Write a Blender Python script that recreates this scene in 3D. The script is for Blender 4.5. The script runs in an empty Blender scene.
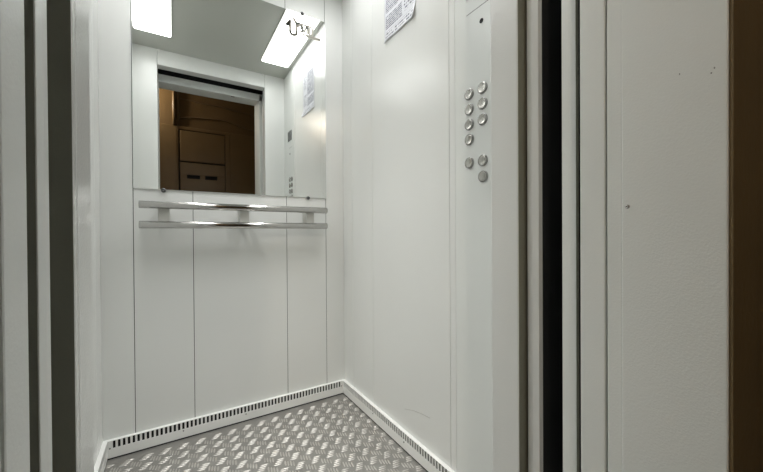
import bpy, bmesh, math, random
from mathutils import Vector, Matrix
random.seed(4)
SC = bpy.context.scene
COL = SC.collection
PI = math.pi

# ------------------------------------------------------------------ materials
def newmat(name):
    m = bpy.data.materials.new(name); m.use_nodes = True
    nt = m.node_tree; nt.nodes.clear()
    out = nt.nodes.new('ShaderNodeOutputMaterial')
    b = nt.nodes.new('ShaderNodeBsdfPrincipled')
    nt.links.new(b.outputs[0], out.inputs[0])
    return m, nt, b

def paint(name, col, rough=.4, peel=.05, scale=420, metallic=0, var=.03, spec=.5, blotch=3.0, rvar=0.08):
    m, nt, b = newmat(name); N = nt.nodes.new; L = nt.links.new
    tc = N('ShaderNodeTexCoord')
    n1 = N('ShaderNodeTexNoise'); n1.inputs['Scale'].default_value = blotch; n1.inputs['Detail'].default_value = 5
    L(tc.outputs['Object'], n1.inputs['Vector'])
    mx = N('ShaderNodeMix'); mx.data_type = 'RGBA'
    mx.inputs[6].default_value = (*[c*(1-var) for c in col], 1)
    mx.inputs[7].default_value = (*[min(1, c*(1+var)) for c in col], 1)
    L(n1.outputs['Fac'], mx.inputs[0]); L(mx.outputs[2], b.inputs['Base Color'])
    mr = N('ShaderNodeMapRange'); mr.inputs[3].default_value = rough-rvar; mr.inputs[4].default_value = rough+rvar
    L(n1.outputs['Fac'], mr.inputs[0]); L(mr.outputs[0], b.inputs['Roughness'])
    b.inputs['Metallic'].default_value = metallic
    b.inputs['Specular IOR Level'].default_value = spec
    if peel:
        n2 = N('ShaderNodeTexNoise'); n2.inputs['Scale'].default_value = scale; n2.inputs['Detail'].default_value = 2
        L(tc.outputs['Object'], n2.inputs['Vector'])
        bp = N('ShaderNodeBump'); bp.inputs['Strength'].default_value = peel; bp.inputs['Distance'].default_value = .002
        L(n2.outputs['Fac'], bp.inputs['Height']); L(bp.outputs[0], b.inputs['Normal'])
    return m

M = {}
M['paint'] = paint('cab_paint', (.75, .762, .745), .19, .16, 300, rvar=.01)
M['paint_jamb'] = paint('portal_paint', (.83, .853, .83), .33, .16, 330, rvar=.02)
M['paint_panel'] = paint('control_panel_paint', (.745, .765, .745), .25, .08, 330, rvar=.01)
M['paint_ceiling'] = paint('ceiling_paint', (.50, .512, .472), .38, .1, 330)
M['paint_base'] = paint('skirting_paint', (.84, .845, .825), .34, .06, 330)
M['black'] = paint('black_and_gap_shade', (.006, .006, .007), .7, 0, var=.2)  # matt black for holes and windows, and for shade painted into gaps
M['seam'] = paint('dark_seam_backing', (.03, .03, .028), .8, 0)  # dark backing that shows in the joints between wall panels
M['olive_shade'] = paint('painted_olive_shade', (.26, .26, .21), .6, .1, 200)  # shade painted as colour onto faces turned to the hall
M['frame'] = paint('lamp_frame_white', (.75, .75, .73), .35, 0)
M['chrome'] = paint('polished_steel', (.49, .485, .47), .12, .02, 60, metallic=1, var=.02, rvar=.03)
M['bolt'] = paint('dark_steel', (.12, .12, .12), .32, 0, metallic=1)
M['bolt_white'] = paint('white_screw', (.8, .8, .78), .3, 0)
M['mirror'] = paint('mirror_glass', (.86, .875, .86), .004, 0, metallic=1, var=.004, rvar=.002)
M['mirror_edge'] = paint('polished_glass_edge', (.88, .91, .89), .3, 0, spec=.8)
M['etched'] = paint('etched_mark', (.36, .335, .285), .6, 0)
M['etched_pale'] = paint('etched_mark_pale', (.50, .48, .42), .6, 0)
M['tread'] = paint('worn_sheet_steel', (.31, .303, .283), .46, .25, 260, metallic=.55, var=.22, blotch=14)
M['tread_bar'] = paint('polished_tread_bar', (.50, .48, .45), .40, .05, 300, metallic=.6, var=.1, blotch=20)
M['engrave'] = paint('engraved_grey', (.25, .26, .25), .6, 0)
M['scratch'] = paint('faint_scratch', (.42, .42, .40), .5, 0)
M['bracket'] = paint('bracket_grey_steel', (.52, .52, .49), .4, .05, 200)
M['hall'] = paint('landing_wall_paint', (.135, .080, .029), .5, .5, 70, var=.25, blotch=6)
M['hall_front'] = paint('landing_front_wall_paint', (.185, .132, .062), .6, .5, 90, var=.25, blotch=6)
M['hall_floor'] = paint('landing_floor_tile', (.10, .085, .06), .45, .2, 60, var=.2)
M['hall_ceiling'] = paint('landing_ceiling_paint', (.12, .10, .07), .8, .3, 60)
M['cabinet'] = paint('brown_enamel', (.165, .102, .040), .42, .1, 40, var=.12, blotch=7)
M['cabinet_gap'] = paint('dark_gap', (.02, .014, .008), .8, 0)
M['conduit'] = paint('painted_conduit', (.14, .09, .04), .45, .1, 60)
M['screen'] = paint('smoked_screen', (.02, .022, .022), .12, 0, spec=.6)
M['sill'] = paint('ribbed_aluminium_sill', (.5, .5, .5), .35, .1, 90, metallic=.9)

def brushed(name, col):
    m, nt, b = newmat(name); N = nt.nodes.new; L = nt.links.new
    b.inputs['Base Color'].default_value = (*col, 1); b.inputs['Metallic'].default_value = 1
    b.inputs['Roughness'].default_value = .3; b.inputs['Anisotropic'].default_value = .85
    t = N('ShaderNodeTangent'); t.direction_type = 'RADIAL'; t.axis = 'Z'
    L(t.outputs[0], b.inputs['Tangent'])
    tc = N('ShaderNodeTexCoord'); n = N('ShaderNodeTexNoise'); n.inputs['Scale'].default_value = 300
    L(tc.outputs['Object'], n.inputs['Vector'])
    mr = N('ShaderNodeMapRange'); mr.inputs[3].default_value = .18; mr.inputs[4].default_value = .26
    L(n.outputs['Fac'], mr.inputs[0]); L(mr.outputs[0], b.inputs['Roughness'])
    return m
M['button'] = brushed('brushed_button_steel', (.45, .44, .415))
M['bezel'] = paint('bezel_steel', (.38, .38, .37), .2, 0, metallic=1)

def emit(name, col, s):
    m, nt, b = newmat(name)
    b.inputs['Base Color'].default_value = (.8, .8, .8, 1)
    b.inputs['Emission Color'].default_value = (*col, 1); b.inputs['Emission Strength'].default_value = s
    return m
M['diffuser'] = emit('lit_diffuser', (1, .997, .99), 4.9)
M['bulb'] = emit('warm_bulb_glow', (1, .90, .76), 400)

def notice_mat():
    m, nt, b = newmat('printed_paper'); N = nt.nodes.new; L = nt.links.new
    def mth(op, a, c=None):
        n = N('ShaderNodeMath'); n.operation = op
        for i, x in enumerate((a, c)):
            if x is None: continue
            if isinstance(x, (int, float)): n.inputs[i].default_value = x
            else: L(x, n.inputs[i])
        return n.outputs[0]
    uv = N('ShaderNodeUVMap'); sp = N('ShaderNodeSeparateXYZ'); L(uv.outputs[0], sp.inputs[0])
    u, v = sp.outputs[0], sp.outputs[1]
    def block(rows, ufreq, u0, u1, v0, v1, thr, duty):
        r = mth('MULTIPLY', v, rows); fr = mth('FRACT', r); fl = mth('FLOOR', r)
        cmb = N('ShaderNodeCombineXYZ'); L(mth('MULTIPLY', u, ufreq), cmb.inputs[0]); L(mth('MULTIPLY', fl, 7.31), cmb.inputs[1])
        nz = N('ShaderNodeTexNoise'); nz.inputs['Scale'].default_value = 1; nz.inputs['Detail'].default_value = 0
        L(cmb.outputs[0], nz.inputs['Vector'])
        k = mth('MULTIPLY', mth('GREATER_THAN', nz.outputs['Fac'], thr), mth('LESS_THAN', fr, duty))
        k = mth('MULTIPLY', k, mth('MULTIPLY', mth('GREATER_THAN', u, u0), mth('LESS_THAN', u, u1)))
        return mth('MULTIPLY', k, mth('MULTIPLY', mth('GREATER_THAN', v, v0), mth('LESS_THAN', v, v1)))
    a = block(34, 60, .05, .60, .42, .97, .37, .62)
    c = block(34, 60, .05, .60, .17, .37, .37, .62)
    d = block(22, 50, .05, .95, .03, .14, .46, .5)
    e = block(22, 40, .66, .95, .20, .50, .46, .5)
    f = block(24, 60, .66, .95, .60, .95, .45, .5)
    t = mth('MAXIMUM', mth('MAXIMUM', a, c), mth('MAXIMUM', d, mth('MAXIMUM', e, f)))
    mx = N('ShaderNodeMix'); mx.data_type = 'RGBA'
    mx.inputs[6].default_value = (.68, .69, .73, 1); mx.inputs[7].default_value = (.16, .17, .21, 1)
    L(t, mx.inputs[0]); L(mx.outputs[2], b.inputs['Base Color'])
    b.inputs['Roughness'].default_value = .65
    return m
M['notice'] = notice_mat()

# ------------------------------------------------------------------ mesh helpers
OFF = {}
def bx(bm, x0, x1, y0, y1, z0, z1, bev=0, mi=0, seg=2):
    x0, x1 = sorted((x0, x1)); y0, y1 = sorted((y0, y1)); z0, z1 = sorted((z0, z1))
    t = bmesh.new()
    r = bmesh.ops.create_cube(t, size=1)
    for v in t.verts:
        v.co = Vector(((x0+x1)/2+v.co.x*(x1-x0), (y0+y1)/2+v.co.y*(y1-y0), (z0+z1)/2+v.co.z*(z1-z0)))
    if bev:
        bmesh.ops.bevel(t, geom=list(t.edges), offset=bev, segments=seg, affect='EDGES', profile=.5)
    merge(bm, t, mi)

def merge(bm, t, mi=None):
    vm = {}
    t.verts.index_update()
    for v in t.verts: vm[v.index] = bm.verts.new(v.co)
    for f in t.faces:
        try:
            nf = bm.faces.new([vm[v.index] for v in f.verts])
            nf.material_index = f.material_index if mi is None else mi
            nf.smooth = f.smooth
        except ValueError: pass
    t.free()

def prism(bm, pts, z0, z1, axis='Z', mi=0, bev=0):
    """extrude the closed outline pts along an axis"""
    t = bmesh.new()
    def P(a, b, c):
        return {'Z': (a, b, c), 'Y': (a, c, b), 'X': (c, a, b)}[axis]
    lo = [t.verts.new(P(a, b, z0)) for a, b in pts]; hi = [t.verts.new(P(a, b, z1)) for a, b in pts]
    n = len(pts)
    t.faces.new(lo); t.faces.new(hi)
    for i in range(n): t.faces.new((lo[i], lo[(i+1) % n], hi[(i+1) % n], hi[i]))
    bmesh.ops.recalc_face_normals(t, faces=list(t.faces))
    if bev: bmesh.ops.bevel(t, geom=list(t.edges), offset=bev, segments=2, affect='EDGES', profile=.5)
    merge(bm, t, mi)

def lathe(bm, prof, seg=32, mat=None, mi=0, smooth=True):
    """revolve (radius, height) pairs round local Z, mat places it"""
    t = bmesh.new(); mat = mat or Matrix()
    rings = []
    for r, h in prof:
        if r < 1e-6: rings.append([t.verts.new((0, 0, h))])
        else: rings.append([t.verts.new((r*math.cos(2*PI*i/seg), r*math.sin(2*PI*i/seg), h)) for i in range(seg)])
    for a, b in zip(rings, rings[1:]):
        for i in range(seg):
            j = (i+1) % seg
            if len(a) == 1 and len(b) == 1: continue
            q = [a[0], b[i], b[j]] if len(a) == 1 else ([a[i], b[0], a[j]] if len(b) == 1 else [a[i], b[i], b[j], a[j]])
            f = t.faces.new(q); f.smooth = smooth
    bmesh.ops.recalc_face_normals(t, faces=list(t.faces))
    t.transform(mat); merge(bm, t, mi)

def tube(bm, pts, r, seg=14, mi=0):
    t = bmesh.new(); pts = [Vector(p) for p in pts]; rings = []
    for i, p in enumerate(pts):
        d = (pts[min(i+1, len(pts)-1)]-pts[max(i-1, 0)]).normalized()
        u = d.orthogonal().normalized() if i == 0 else (u-d*u.dot(d)).normalized()
        w = d.cross(u)
        rings.append([t.verts.new(p+r*(u*math.cos(2*PI*k/seg)+w*math.sin(2*PI*k/seg))) for k in range(seg)])
    for a, b in zip(rings, rings[1:]):
        for k in range(seg):
            f = t.faces.new((a[k], a[(k+1) % seg], b[(k+1) % seg], b[k])); f.smooth = True
    t.faces.new(rings[0]); t.faces.new(rings[-1])
    bmesh.ops.recalc_face_normals(t, faces=list(t.faces))
    merge(bm, t, mi)

def toX(x, y, z, sign=-1):   # local +Z -> world sign*X
    return Matrix.Translation((x, y, z)) @ Matrix.Rotation(sign*PI/2, 4, 'Y')
def toY(x, y, z, sign=-1):   # local +Z -> world sign*Y
    return Matrix.Translation((x, y, z)) @ Matrix.Rotation(-sign*PI/2, 4, 'X')
def bolt_bm(mat, r=.005, h=.004, washer=True):
    bm = bmesh.new()
    if washer: lathe(bm, [(0, 0), (r*1.35, 0), (r*1.35, h*.3), (r, h*.3)], 20, mat)
    lathe(bm, [(r, h*.2), (r, h*.75), (r*.8, h), (r*.45, h), (r*.4, h*.55), (0, h*.55)], 18, mat)
    return bm

def obj(name, bm, mats, parent=None):
    me = bpy.data.meshes.new(name)
    bmesh.ops.recalc_face_normals(bm, faces=list(bm.faces))
    off = OFF.get(parent.name, Vector()) if parent else Vector()
    bm.transform(Matrix.Translation(-off))
    bm.to_mesh(me); bm.free()
    for m in (mats if isinstance(mats, (list, tuple)) else [mats]): me.materials.append(m)
    o = bpy.data.objects.new(name, me); COL.objects.link(o)
    if parent: o.parent = parent
    OFF[o.name] = off.copy()
    return o

def thing(name, label, cat, loc=(0, 0, 0), group=None):
    o = bpy.data.objects.new(name, None); COL.objects.link(o); o.location = loc
    o.empty_display_size = .1
    o['label'] = label; o['category'] = cat
    if group: o['group'] = group
    OFF[o.name] = Vector(loc)
    return o
def tag(o, label, cat, group=None):
    o['label'] = label; o['category'] = cat
    if group: o['group'] = group
    return o
def struct(name, bm, mats, label=None, cat=None):
    o = obj(name, bm, mats); o['kind'] = 'structure'
    if label: o['label'] = label; o['category'] = cat
    return o

# ------------------------------------------------------------------ dimensions (metres), cab back wall at y = 0, door side at -y
W = .49; H = 2.054; DF = 1.0786; XO = .3420; ZH = 1.953

# ------------------------------------------------------------------ cab walls (sheet steel panels with narrow seams)
def panels(bm, spans, z0, z1, place, gap=.0011, bev=.0008):
    for a, b in spans: place(bm, a+gap, b-gap, z0, z1, bev)
bm = bmesh.new()
bx(bm, -W-.03, W+.03, .002, .03, -.02, H+.03, mi=1)
panels(bm, [(-.494, -.3925), (-.3925, -.1930), (-.1930, .1945), (.1945, .3930), (.3930, .494)], 0, H, lambda b, p, q, z0, z1, v: bx(b, p, q, 0, .006, z0, z1, v))
struct('wall_back', bm, [M['paint'], M['seam']], 'pale grey sheet-steel rear wall of the lift cab in seamed panels', 'wall')
bm = bmesh.new()
bx(bm, W+.002, W+.03, -DF, .03, -.02, H+.03, mi=1)
panels(bm, [(-.103, 0), (-.3005, -.103), (-.790, -.3005), (-.8165, -.790), (-DF, -.8165)], 0, H, lambda b, p, q, z0, z1, v: bx(b, W, W+.006, p, q, z0, z1, v), gap=.0007)
o = struct('wall_right', bm, [M['paint'], M['seam']], 'pale grey side wall of the lift cab with the button column', 'wall')
bm = bmesh.new()
tube(bm, [(W-.0003, -.5392, .1493), (W-.0003, -.59, .166), (W-.0003, -.64, .177), (W-.0003, -.6876, .1835)], .0006, 6)
obj('scratch', bm, M['scratch'], o)
bm = bmesh.new()
bx(bm, -W-.03, -W-.002, -DF, .03, -.02, H+.03, mi=1)
panels(bm, [(-.103, 0), (-.3005, -.103), (-.790, -.3005), (-DF, -.790)], 0, H, lambda b, p, q, z0, z1, v: bx(b, -W-.006, -W, p, q, z0, z1, v), gap=.0007)
struct('wall_left', bm, [M['paint'], M['seam']], 'pale grey side wall of the lift cab opposite the buttons', 'wall')
# front wall: two returns and the header over the door opening
bm = bmesh.new()
bx(bm, XO, W+.03, -DF-.070, -DF, -.02, H+.03, .0022)
bx(bm, -W-.03, -XO-.0017, -DF-.0685, -DF, -.02, H+.03, .0022)
bx(bm, -W-.03, -XO-.0012, -DF-.0850, -DF-.0712, -.02, H+.03, .0015)
bx(bm, -W-.03, -XO-.0018, -DF-.0853, -DF-.0845, -.02, H+.03, mi=1)  # olive skin paints shade on the rear of the left return
bx(bm, XO+.0015, W+.03, -DF-.0703, -DF-.0695, -.02, H+.03, mi=1)  # same painted shade on the rear of the button-side return
bx(bm, -XO-.0007, XO-.001, -DF-.070, -DF, ZH, H+.03, .0022)
wf = struct('wall_front', bm, [M['paint'], M['olive_shade']], 'pale grey front wall of the lift cab around the doorway', 'wall')
for x in (-.3357, .3286):
    obj('screw', bolt_bm(toY(x, -DF, H-.007, 1), .0075, .006), M['bolt_white'], wf)
bm = bmesh.new()
bx(bm, -W-.03, W+.03, -DF-.07, .03, H, H+.03)
struct('ceiling', bm, M['paint_ceiling'], 'grey steel ceiling of the lift cab', 'ceiling')

# ------------------------------------------------------------------ floor: chequered tread plate
def floor_mesh():
    bm = bmesh.new()
    bx(bm, -W, W, -DF-.07, 0, -.03, 0)
    P = .0588
    def bar(cx, cy, ang, L=.0275, w=.0068, h=.0014):
        c, q = math.cos(ang), math.sin(ang)
        def p(a, b, z): return bm.verts.new((cx+a*c-b*q, cy+a*q+b*c, z))
        rows = []
        for t, k in ((-.5, .05), (-.40, .62), (-.25, .95), (.25, .95), (.40, .62), (.5, .05)):
            rows.append([p(t*L, v*w/2*max(k, .25), -.0001 if abs(v) == 1 else h*k*(1-v*v)**.7) for v in (-1, -.62, 0, .62, 1)])
        for a, b in zip(rows, rows[1:]):
            for m_ in range(4):
                f = bm.faces.new((a[m_], b[m_], b[m_+1], a[m_+1])); f.material_index = 1; f.smooth = True
    for i in range(-16, 3):
        for k in range(0, 20):
            for kind in (0, 1):
                x = .4095+i*P+kind*P/2; y = -.0651-k*P-kind*P/2
                for j in (-1.5, -.5, .5, 1.5):
                    px, py, an = (x+j*.0058, y+j*.0085, -.15) if kind == 0 else (x+j*.0085, y-j*.0058, PI/2-.15)
                    if abs(px) < W-.018 and -DF-.05 < py < -.018: bar(px, py, an)
    return bm
bm = floor_mesh()
struct('floor', bm, [M['tread'], M['tread_bar']], 'worn steel tread plate floor of the lift cab', 'floor')

# ------------------------------------------------------------------ ventilated skirtings
T = .015; HB = .0694
def skirting(name, length, tr, screws, label, m0, m1):
    """built along local +x from 0 to length, room on the -y side; tr = world matrix; m0, m1 = mitres"""
    bm = bmesh.new()
    z0, z1, zt = .0398, .0670, HB
    def B(a, b, y0, y1, c, d, bev=0, mi=0): bx(bm, a, b, y0, y1, c, d, bev, mi)
    a, b = (T if m0 else 0), length-(T if m1 else 0)
    t = bmesh.new()      # mitred ledge and lower plate
    for c, d, yb in ((z1, zt, 0), (.0055, z0, -T+.004)):
        qa, qb = (0 if yb == 0 else a*.7), (length if yb == 0 else length-(T*.7 if m1 else 0))
        q = [(qa, yb), (qb, yb), (b, -T), (a, -T)]
        prism(t, q, c, d, 'Z', bev=.0009)
    merge(bm, t, 0)
    pitch = .0147; n = int((b-a-.010)/pitch); s0 = a+((b-a)-n*pitch)/2
    B(a, s0+.0035, -T+.0003, -T+.0035, z0-.001, z1+.001); B(s0+n*pitch-.0035, b, -T+.0003, -T+.0035, z0-.001, z1+.001)
    for i in range(n-1):
        c = s0+pitch*(i+1)
        B(c-.0035, c+.0035, -T+.0003, -T+.0035, z0-.001, z1+.001)
    B(a, b, -.0012, -.0002, .004, z1, 0, 1)                # black sheet painting in the dark of the void behind the slots
    B(a, b, -T+.002, -.001, .0003, .0056, 0, 1)  # black strip paints the shade in the gap at the floor
    bm.transform(tr)
    o = struct(name, bm, [M['paint_base'], M['black']], label, 'skirting')
    for s, z in screws:
        obj('screw', bolt_bm(tr @ toY(s, -T, z), .0026, .002, False), M['bolt'], o)
    return o
skirting('baseboard_back', 2*W, Matrix.Translation((-W, 0, 0)), [(.255, .034), (.493, .033), (.022, .042), (.955, .044)], 'slotted pale skirting along the rear wall', 1, 1)
skirting('baseboard_right', DF, Matrix.Translation((W, 0, 0)) @ Matrix.Rotation(-PI/2, 4, 'Z'), [(.32, .037), (.5523, .033), (.82, .035)], 'slotted pale skirting along the wall with the buttons', 1, 0)
skirting('baseboard_left', DF, Matrix.Translation((-W, -DF, 0)) @ Matrix.Rotation(PI/2, 4, 'Z'), [(.3, .035), (.6, .035), (.9, .035)], 'slotted pale skirting along the wall opposite the buttons', 0, 1)

# ------------------------------------------------------------------ ceiling lights
def rounded(x0, x1, y0, y1, r, n=6):
    pts = []
    for cx, cy, a0 in ((x1-r, y1-r, 0), (x0+r, y1-r, 90), (x0+r, y0+r, 180), (x1-r, y0+r, 270)):
        for i in range(n+1):
            a = math.radians(a0+90*i/n); pts.append((cx+r*math.cos(a), cy+r*math.sin(a)))
    return pts
LAMP_W, LAMP_SPREAD, LAMP_TILT = 1.25, 66, 17
def ceiling_light(x0, x1, y0, y1, label):
    t = thing('ceiling_light', label, 'ceiling light', ((x0+x1)/2, (y0+y1)/2, H), 'lamps in the cab ceiling')
    bm = bmesh.new(); prism(bm, rounded(x0, x1, y0, y1, .014), H-.007, H-.0002)
    obj('frame', bm, M['frame'], t)
    bm = bmesh.new(); prism(bm, rounded(x0+.005, x1-.005, y0+.005, y1-.005, .011), H-.0105, H-.0068)
    obj('diffuser', bm, M['diffuser'], t)
    la = bpy.data.lights.new('lamp_glow', 'AREA'); la.shape = 'RECTANGLE'; la.size = (x1-x0)*.42; la.size_y = y1-y0-.03
    la.energy = LAMP_W; la.color = (1, .997, .975); la.spread = math.radians(LAMP_SPREAD)
    lo = bpy.data.objects.new('lamp_glow', la); COL.objects.link(lo); lo.parent = t; lo.location = (math.copysign(-.053, x0), 0, -.0112-.014)
    lo.rotation_euler = (0, math.copysign(math.radians(LAMP_TILT), x0), 0)
ceiling_light(-.455, -.2605, -.868, -.20, 'long white ceiling lamp over the cab wall opposite the buttons')
ceiling_light(.2675, .4615, -.868, -.20, 'long white ceiling lamp over the cab wall with the notice and buttons')

# ------------------------------------------------------------------ mirror
t = thing('mirror', 'large frameless wall mirror held by bolts on the rear wall above the handrail', 'mirror', (0, 0, 1.0055))
X0, X1, Z0, Z1 = -.3915, .3955, 1.0055, 1.892
bm = bmesh.new()
bx(bm, X0, X1, -.0045, -.0005, Z0, Z1, .0012, seg=1)
for f in bm.faces:
    f.normal_update()
    c = f.calc_center_median()
    f.material_index = 0 if c.y < -.0044 else 1
obj('glass', bm, [M['mirror'], M['mirror_edge']], t)
for x, z in ((-.2945, Z0-.002), (.299, Z0-.002), (-.2945, Z1+.002), (.2765, Z1+.002)):
    bm = bolt_bm(toY(x, -.004, z), .0065, .007)
    lathe(bm, [(0, 0), (.004, 0), (.004, .0045), (0, .0045)], 12, toY(x, 0, z))
    obj('bolt', bm, M['bolt'], t)
# maker's mark in the upper corner: a notched U with an arrow, then slanting letters on a bar
YM = -.0047
def strokes(polys, w, y=YM):
    bm = bmesh.new()
    for pl in polys:
        for (a, b), (c, d) in zip(pl, pl[1:]):
            v = Vector((c-a, d-b)); n = Vector((-v.y, v.x)).normalized()*w/2; e = v.normalized()*w*.3
            prism(bm, [(a-e.x+n.x, b-e.y+n.y), (c+e.x+n.x, d+e.y+n.y), (c+e.x-n.x, d+e.y-n.y), (a-e.x-n.x, b-e.y-n.y)], y-.0004, y, 'Y')
    return bm
bm = strokes([[(.200, 1.819), (.2165, 1.842), (.2165, 1.790), (.222, 1.780), (.235, 1.778), (.2455, 1.784), (.2485, 1.797), (.2485, 1.838), (.2335, 1.857)],
              [(.200, 1.819), (.213, 1.822)]], .0120)
prism(bm, [(.199, 1.817), (.2145, 1.843), (.2145, 1.817)], YM-.0004, YM, 'Y')
mk = obj('logo', bm, M['etched'], t)
bm = strokes([[(.2575, 1.826), (.2575, 1.842), (.322, 1.842)]], .0085)
obj('logo_line', bm, M['etched'], mk)
bm = strokes([[(.263, 1.832), (.274, 1.834), (.279, 1.828), (.270, 1.822), (.280, 1.816), (.276, 1.808), (.262, 1.807)],
              [(.286, 1.806), (.296, 1.834), (.303, 1.834), (.303, 1.806)],
              [(.312, 1.834), (.312, 1.804)], [(.327, 1.838), (.327, 1.804)],
              [(.275, 1.796), (.366, 1.796)], [(.300, 1.790), (.366, 1.790)]], .0092, YM-.0001)
obj('logo_lettering', bm, M['etched_pale'], mk)

# ------------------------------------------------------------------ handrail
t = thing('handrail', 'double polished steel handrail under the mirror on the rear wall', 'handrail', (0, 0, .865))
YR = -.060; RR = .0142
for z in (.9405, .8655):
    bm = bmesh.new()
    lathe(bm, [(0, -.371), (RR-.0015, -.371), (RR, -.3695), (RR, .3715), (RR-.0015, .373), (0, .373)], 40, toX(0, YR, z, 1))
    for f in bm.faces: f.smooth = len(f.verts) == 4 and abs(f.calc_center_median().x) < .36
    obj('rail', bm, M['chrome'], t)
for x in (-.294, -.003, .291):
    bm = bmesh.new()
    bx(bm, x-.0185, x+.0185, -.056, -.050, .8655, .9405, .001)
    bx(bm, x-.0185, x-.0155, -.052, 0, .872, .934, .0008); bx(bm, x+.0155, x+.0185, -.052, 0, .872, .934, .0008)
    bx(bm, x-.0185, x+.0185, -.003, -.0001, .870, .936, .001)
    obj('bracket', bm, M['bracket'], t)

# ------------------------------------------------------------------ control panel
XP = W-.0022
t = thing('control_panel', 'full-height grey lift button panel on the cab side wall by the doorway', 'control panel', (W, -.945, .072))
bm = bmesh.new(); bx(bm, XP, W-.0001, -1.0745, -.8185, .072, 2.05, .0009)
obj('faceplate', bm, M['paint_panel'], t)
def cap_bm():
    bm = bmesh.new()
    lathe(bm, [(0, .0042), (.006, .0043), (.0105, .0050), (.0125, .0056), (.0136, .0056), (.0140, .0052), (.0140, .0008)], 40)
    lathe(bm, [(.0140, .0012), (.0147, .0012)], 40, mi=1)
    return bm
def bezel_bm():
    bm = bmesh.new()
    lathe(bm, [(.0146, .0004), (.0146, .0040), (.0152, .0046), (.0160, .0044), (.0166, .0030), (.0168, 0), (.0146, 0)], 40)
    return bm
proto = None
ROT = (0, -PI/2, 0)
for y, z in ((-.879, 1.2375), (-.879, 1.1926), (-.879, 1.1480), (-.879, 1.1036), (-.879, 1.0347),
             (-.9295, 1.2385), (-.9295, 1.1940), (-.9295, 1.1493), (-.9300, 1.0327), (-.9305, .9872)):
    loc = Vector((XP, y, z))-OFF[t.name]
    if proto is None:
        OFF['tmp'] = Vector()
        b = obj('button', cap_bm(), [M['button'], M['black']]); r = obj('bezel', bezel_bm(), M['bezel'])
        r.parent = b; b.parent = t; proto = b
    else:
        b = proto.copy(); COL.objects.link(b); b.parent = t
        for ch in list(proto.children):
            c = ch.copy(); COL.objects.link(c); c.parent = b
    b.location = loc; b.rotation_euler = ROT
bm = bmesh.new(); bx(bm, XP-.0012, XP+.001, -.980, -.871, 1.527, 1.603, .0008)
ds = obj('display', bm, M['screen'], t)
bm = bmesh.new()
for a, b_, c, d in ((-.986, -.865, 1.521, 1.527), (-.986, -.865, 1.603, 1.609), (-.986, -.980, 1.527, 1.603), (-.871, -.865, 1.527, 1.603)):
    bx(bm, XP-.0018, XP+.001, a, b_, c, d, .0006)
obj('display_frame', bm, M['paint_panel'], ds)
bm = bmesh.new()
lathe(bm, [(0, .0010), (.0046, .0010), (.0056, .0016), (.0066, .0012), (.0068, 0), (0, 0)], 24, toX(XP, -.9257, 1.431))
obj('keyhole', bm, M['black'], t)
bm = bmesh.new(); bx(bm, XP-.0002, XP+.001, -.951, -.8685, 1.4745, 1.4772)
obj('engraved_line', bm, M['engrave'], t)

# ------------------------------------------------------------------ notice
def notice():
    bm = bmesh.new(); uvl = bm.loops.layers.uv.new('UVMap')
    NY, NZ = 22, 30; Y0, Y1, ZA, ZB = -.4125, -.6215, 1.6155, 1.888
    def dep(i, k):
        u, v = i/NY, k/NZ
        d = .0002+.0011*(1+math.sin(u*9+v*4))*.5+.0008*(1+math.sin(v*17-u*5))*.5
        if v < .12: d += .0035*(1-v/.12)*(.4+.6*abs(math.sin(u*7+.6)))
        if u > .9 and v < .22: d += .010*((u-.9)/.1)*(1-v/.22)
        return d
    g = {}
    for s in (0, 1):
        for i in range(NY+1):
            for k in range(NZ+1):
                u, v = i/NY, k/NZ
                dz = .0012*math.sin(u*11) if k == 0 else 0
                g[s, i, k] = bm.verts.new((W-dep(i, k)-(0 if s else .0003), Y0+(Y1-Y0)*u, ZA+(ZB-ZA)*v+dz))
    def face(vs, uvs, mi=0):
        f = bm.faces.new(vs); f.smooth = True; f.material_index = mi
        for lp, q in zip(f.loops, uvs): lp[uvl].uv = q
    for s in (0, 1):
        for i in range(NY):
            for k in range(NZ):
                c = [(i, k), (i+1, k), (i+1, k+1), (i, k+1)]
                if s: c.reverse()
                face([g[s, a, b] for a, b in c], [(a/NY, b/NZ) for a, b in c])
    ring = [(i, 0) for i in range(NY)]+[(NY, k) for k in range(NZ)]+[(i, NZ) for i in range(NY, 0, -1)]+[(0, k) for k in range(NZ, 0, -1)]
    for a, b in zip(ring, ring[1:]+ring[:1]):
        face([g[0, a[0], a[1]], g[1, a[0], a[1]], g[1, b[0], b[1]], g[0, b[0], b[1]]], [(0, 0)]*4)
    return bm
tag(obj('paper_notice', notice(), M['notice']), 'creased printed paper notice stuck on the cab side wall above the buttons', 'notice')

# ------------------------------------------------------------------ car doors, retracted behind the front returns
def mx(s, pts): return [(s*x, y) for x, y in pts]
for s, nm, lab in ((-1, 'door_1', 'grey lift car door leaf slid open on the side opposite the buttons'), (1, 'door_2', 'grey lift car door leaf slid open on the button side')):
    bm = bmesh.new()
    prism(bm, mx(s, [(.3632, -1.1545), (.3622, -1.1670), (.3640, -1.1800), (.3772, -1.1800), (.3772, -1.1545)]), .012, 1.955, bev=.0008)
    bx(bm, s*.3772, s*.70, -1.1600, -1.1780, .012, 1.955, .001)
    d = struct(nm, bm, M['paint'], lab, 'door')
    bm = bmesh.new(); bx(bm, s*.3776, s*.66, -1.1782, -1.1802, .012, 1.955)
    obj('gap_shade', bm, M['black'], d)  # black sheet on the set-back leaf paints the dark shaft gap
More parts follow.
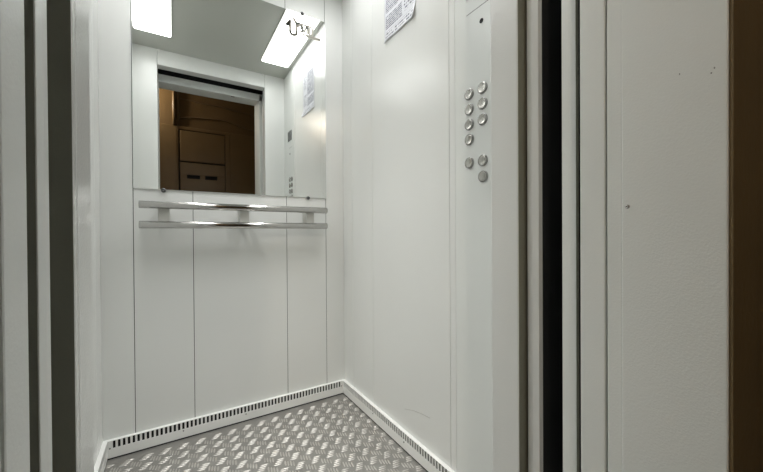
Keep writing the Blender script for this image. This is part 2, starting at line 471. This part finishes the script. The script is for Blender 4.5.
# landing doors
for s, nm, lab, x in ((-1, 'door_3', 'grey landing door leaf slid open on the side opposite the buttons', .3443), (1, 'door_4', 'grey landing door leaf slid open on the button side', .3605)):
    bm = bmesh.new()
    prism(bm, mx(s, [(x+.0006, -1.2292), (x, -1.2420), (x+.0010, -1.2549), (x+.0105, -1.2549), (x+.0105, -1.2292)]), .012, 1.965, bev=.0008)
    bx(bm, s*(x+.0105), s*.72, -1.2310, -1.2440, .012, 1.965, .001)
    d = struct(nm, bm, M['paint_jamb'], lab, 'door')
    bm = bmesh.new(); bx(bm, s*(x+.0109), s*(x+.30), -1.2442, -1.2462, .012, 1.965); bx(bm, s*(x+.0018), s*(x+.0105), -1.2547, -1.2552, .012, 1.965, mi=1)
    obj('gap_shade', bm, [M['black'], M['olive_shade']], d)  # black and olive strips paint shade on the hall-facing door faces

# ------------------------------------------------------------------ landing portal
ZL = 1.930
for s, nm, lab in ((-1, 'trim_1', 'grey steel portal jamb of the landing opposite the button side'), (1, 'trim_2', 'grey steel portal jamb of the landing on the button side')):
    x = .3456 if s < 0 else .3415
    bm = bmesh.new()
    bx(bm, s*x, s*(x+.055), -1.2724, -1.3120, 0, ZL+.03, .0018)
    bx(bm, s*(x+.0003), s*(x+.045), -1.3152, -1.3372, 0, ZL+.012, .0018)
    bx(bm, s*(x-.0014), s*(x+.05), -1.3366, -1.4571, 0, ZL+.012, .0022)
    j = struct(nm, bm, M['paint_jamb'], lab, 'door frame')
    if s > 0:
        bm = bmesh.new(); lathe(bm, [(.0031, 0), (.0031, .0007), (.0023, .0016), (.0009, .0017), (.0008, .0007), (0, .0007)], 20, toX(x-.0014, -1.3452, .8656))
        obj('rivet', bm, M['chrome'], j)
        bm = bmesh.new(); bx(bm, x-.0015, x+.001, -1.4083, -1.4092, 1.0450, 1.0475); bx(bm, x-.0015, x+.001, -1.4405, -1.4420, 1.0335, 1.0355)
        bx(bm, x-.0015, x+.001, -1.4437, -1.4450, 1.0390, 1.0412)
        obj('paint_chip', bm, M['engrave'], j)
bm = bmesh.new()
bx(bm, -.40, .40, -1.2724, -1.3120, 1.917, 1.971, .0012)
bx(bm, -.40, .40, -1.2900, -1.3120, 1.971, 2.06, mi=1)  # black sheet painted in for the dark shaft above the lintel
bx(bm, -.3453, .3412, -1.3152, -1.3368, ZL+.004, ZL+.10, .0012)
bx(bm, -.3453, .3412, -1.3372, -1.4571, ZL+.006, ZL+.10, .0014)
lt = struct('trim_3', bm, [M['paint_jamb'], M['black']], 'grey steel lintel of the landing portal', 'door frame')
bm = bmesh.new(); prism(bm, rounded(.132, .158, -1.296, -1.288, .0038), 1.9155, 1.918)
obj('lock_slot', bm, M['black'], lt)
# sills with running grooves
for y0, y1, nm, lab in ((-DF-.0705, -1.202, 'trim_4', 'ribbed metal sill of the cab doorway'), (-1.2295, -1.3150, 'trim_5', 'ribbed metal sill of the landing doorway')):
    bm = bmesh.new(); bx(bm, -.50, .50, y0, y1, -.03, -.004)
    n = 6; w = (y0-y1)/n
    for i in range(n): bx(bm, -.50, .50, y0-w*i-.0015, y0-w*(i+1)+.0015, -.005, 0, .0008)
    struct(nm, bm, M['sill'], lab, 'sill')

# ------------------------------------------------------------------ landing hall
YF, YB, XL, XR, HZ = -1.4571, -2.75, -1.35, 1.75, 2.62
def cut_wall():
    bm = bmesh.new()
    bx(bm, XL-.1, -.3956, YF-.0003, YF+.135, 0, HZ); bx(bm, .3916, XR+.1, YF-.0003, YF+.135, 0, HZ)
    bx(bm, -.3956, .3916, YF-.0003, YF+.135, ZL+.1005, HZ)
    bx(bm, XL, -.3462, YF-.004, YF-.0004, 0, HZ); bx(bm, .3432, XR, YF-.004, YF-.0004, 0, HZ); bx(bm, -.3462, .3432, YF-.004, YF-.0004, ZL+.008, HZ)
    return bm
struct('wall_landing_front', cut_wall(), M['hall_front'], 'dark brown landing wall around the lift portal', 'wall')
bm = bmesh.new(); bx(bm, XL-.1, XR+.1, YB-.1, YB, 0, HZ)
struct('wall_landing_opposite', bm, M['hall'], 'brown painted landing wall facing the lift, seen in the mirror', 'wall')
bm = bmesh.new(); bx(bm, XL-.1, XL, YB, YF, 0, HZ)
struct('wall_landing_left', bm, M['hall'], 'brown landing side wall', 'wall')
bm = bmesh.new(); bx(bm, XR, XR+.1, YB, YF, 0, HZ)
struct('wall_landing_right', bm, M['hall'], 'brown landing side wall', 'wall')
bm = bmesh.new(); bx(bm, XL-.1, XR+.1, YB-.1, -1.3155, -.1, 0)
struct('floor_landing', bm, M['hall_floor'], 'brown tiled landing floor', 'floor')
bm = bmesh.new(); bx(bm, XL-.1, XR+.1, YB-.1, YF+.135, HZ, HZ+.1)
struct('ceiling_landing', bm, M['hall_ceiling'], 'landing ceiling', 'ceiling')

# built-in meter cabinet, seen through the mirror
t = thing('meter_cabinet', 'brown steel electric meter cabinet with two dark windows, reflected in the mirror', 'cabinet', (.1, YB, 0))
bm = bmesh.new()
bx(bm, -.82, -.222, YB, YB+.018, .10, 2.03, .003); bx(bm, .312, .90, YB, YB+.018, .10, 2.03, .003)
bx(bm, -.222, .312, YB, YB+.018, 1.995, 2.03, .003); bx(bm, -.222, .312, YB, YB+.006, .10, 1.995, mi=1)
bx(bm, .262, .312, YB, YB+.019, .10, 1.995, .002); bx(bm, -.222, -.208, YB, YB+.016, .10, 1.995, .002)
obj('body', bm, [M['cabinet'], M['cabinet_gap']], t)
bm = bmesh.new(); bx(bm, -.190, .2565, YB+.003, YB+.020, 1.650, 1.984, .003)
obj('door', bm, M['cabinet'], t)
bm = bmesh.new()
SL = ((-.127, .001), (.052, .176)); za, zb = 1.456, 1.500
bx(bm, -.190, .2565, YB+.003, YB+.020, zb, 1.632, .002); bx(bm, -.190, .2565, YB+.003, YB+.020, .90, za, .002)
for a, b_ in ((-.190, -.127), (.001, .052), (.176, .2565)): bx(bm, a, b_, YB+.003, YB+.0198, za, zb)
md = obj('meter_door', bm, M['cabinet'], t)
for a, b_ in SL:
    bm = bmesh.new(); bx(bm, a+.0005, b_-.0005, YB+.0062, YB+.009, za+.0005, zb-.0005)
    obj('window', bm, M['black'], md)
bm = bmesh.new(); bx(bm, -.190, .2565, YB+.003, YB+.020, .12, .885, .003)
obj('door', bm, M['cabinet'], t)

# conduits, cable and lamp above the cabinet
bm = bmesh.new(); tube(bm, [(-.245, YB+.016, 2.032), (-.245, YB+.016, 2.3), (-.245, YB+.016, HZ)], .016)
tube(bm, [(-.203, YB+.012, 2.032), (-.203, YB+.012, 2.3), (-.203, YB+.012, HZ)], .010)
tag(obj('conduit', bm, M['conduit']), 'pair of painted vertical conduits rising from the brown cabinet in the mirror', 'pipe')
bm = bmesh.new()
pts = []
for i in range(25):
    u = i/24; x = -.19+1.1*u
    pts.append((x-.01, YB+.0055, 2.115+.055*math.sin(PI*min(1, u*1.5))-.02*u+.006*math.sin(u*19)))
tube(bm, pts, .006, 10)
tag(obj('cable', bm, M['conduit']), 'painted-over cable draped along the brown wall above the cabinet', 'cable')
bm = bmesh.new()
pts = [(-.20+1.1*i/24, YB+.0055, 2.33-.10*(i/24)**2+.006*math.sin(i*.9)) for i in range(25)]
tube(bm, pts, .006, 10)
tag(obj('cable', bm, M['conduit']), 'thinner cable higher up the brown wall, nearest the lintel in the mirror', 'cable')
t = thing('wall_lamp', 'small bare warm bulb lamp on the brown landing wall', 'lamp', (-.70, YB, 2.30))
bm = bmesh.new(); lathe(bm, [(0, 0), (.045, 0), (.045, .012), (.022, .02), (.022, .055), (.018, .06), (0, .06)], 28, toY(-.70, YB, 2.30, 1))
obj('base', bm, M['frame'], t)
bm = bmesh.new(); lathe(bm, [(.012, .058), (.016, .075), (.028, .10), (.031, .118), (.026, .135), (.014, .146), (0, .149)], 28, toY(-.70, YB, 2.30, 1))
obj('bulb', bm, M['bulb'], t)

# ------------------------------------------------------------------ world, camera, colour
w = bpy.data.worlds.new('World'); SC.world = w; w.use_nodes = True
w.node_tree.nodes['Background'].inputs[0].default_value = (0, 0, 0, 1)
cam = bpy.data.cameras.new('Camera'); co = bpy.data.objects.new('Camera', cam); COL.objects.link(co)
rt = Vector((0.8491309, -0.52814498, -0.00629261)); up = Vector((0.00867785, 0.00203783, 0.99996027)); fw = Vector((0.52811117, 0.84915177, -0.00631355))
m = Matrix((rt, up, -fw)).transposed().to_4x4(); m.translation = Vector((-.26327543, -1.58663767, .82545023))
co.matrix_world = m
cam.sensor_fit = 'HORIZONTAL'; cam.sensor_width = 36; cam.lens = 334.7835*36/763; cam.clip_start = .01
SC.camera = co
SC.view_settings.view_transform = 'Standard'; SC.view_settings.look = 'None'
SC.view_settings.gamma = 1; SC.view_settings.use_curve_mapping = False; SC.view_settings.exposure = .73
SC.cycles.max_bounces = 16; SC.cycles.diffuse_bounces = 8; SC.cycles.glossy_bounces = 6
SC.cycles.sample_clamp_indirect = 6
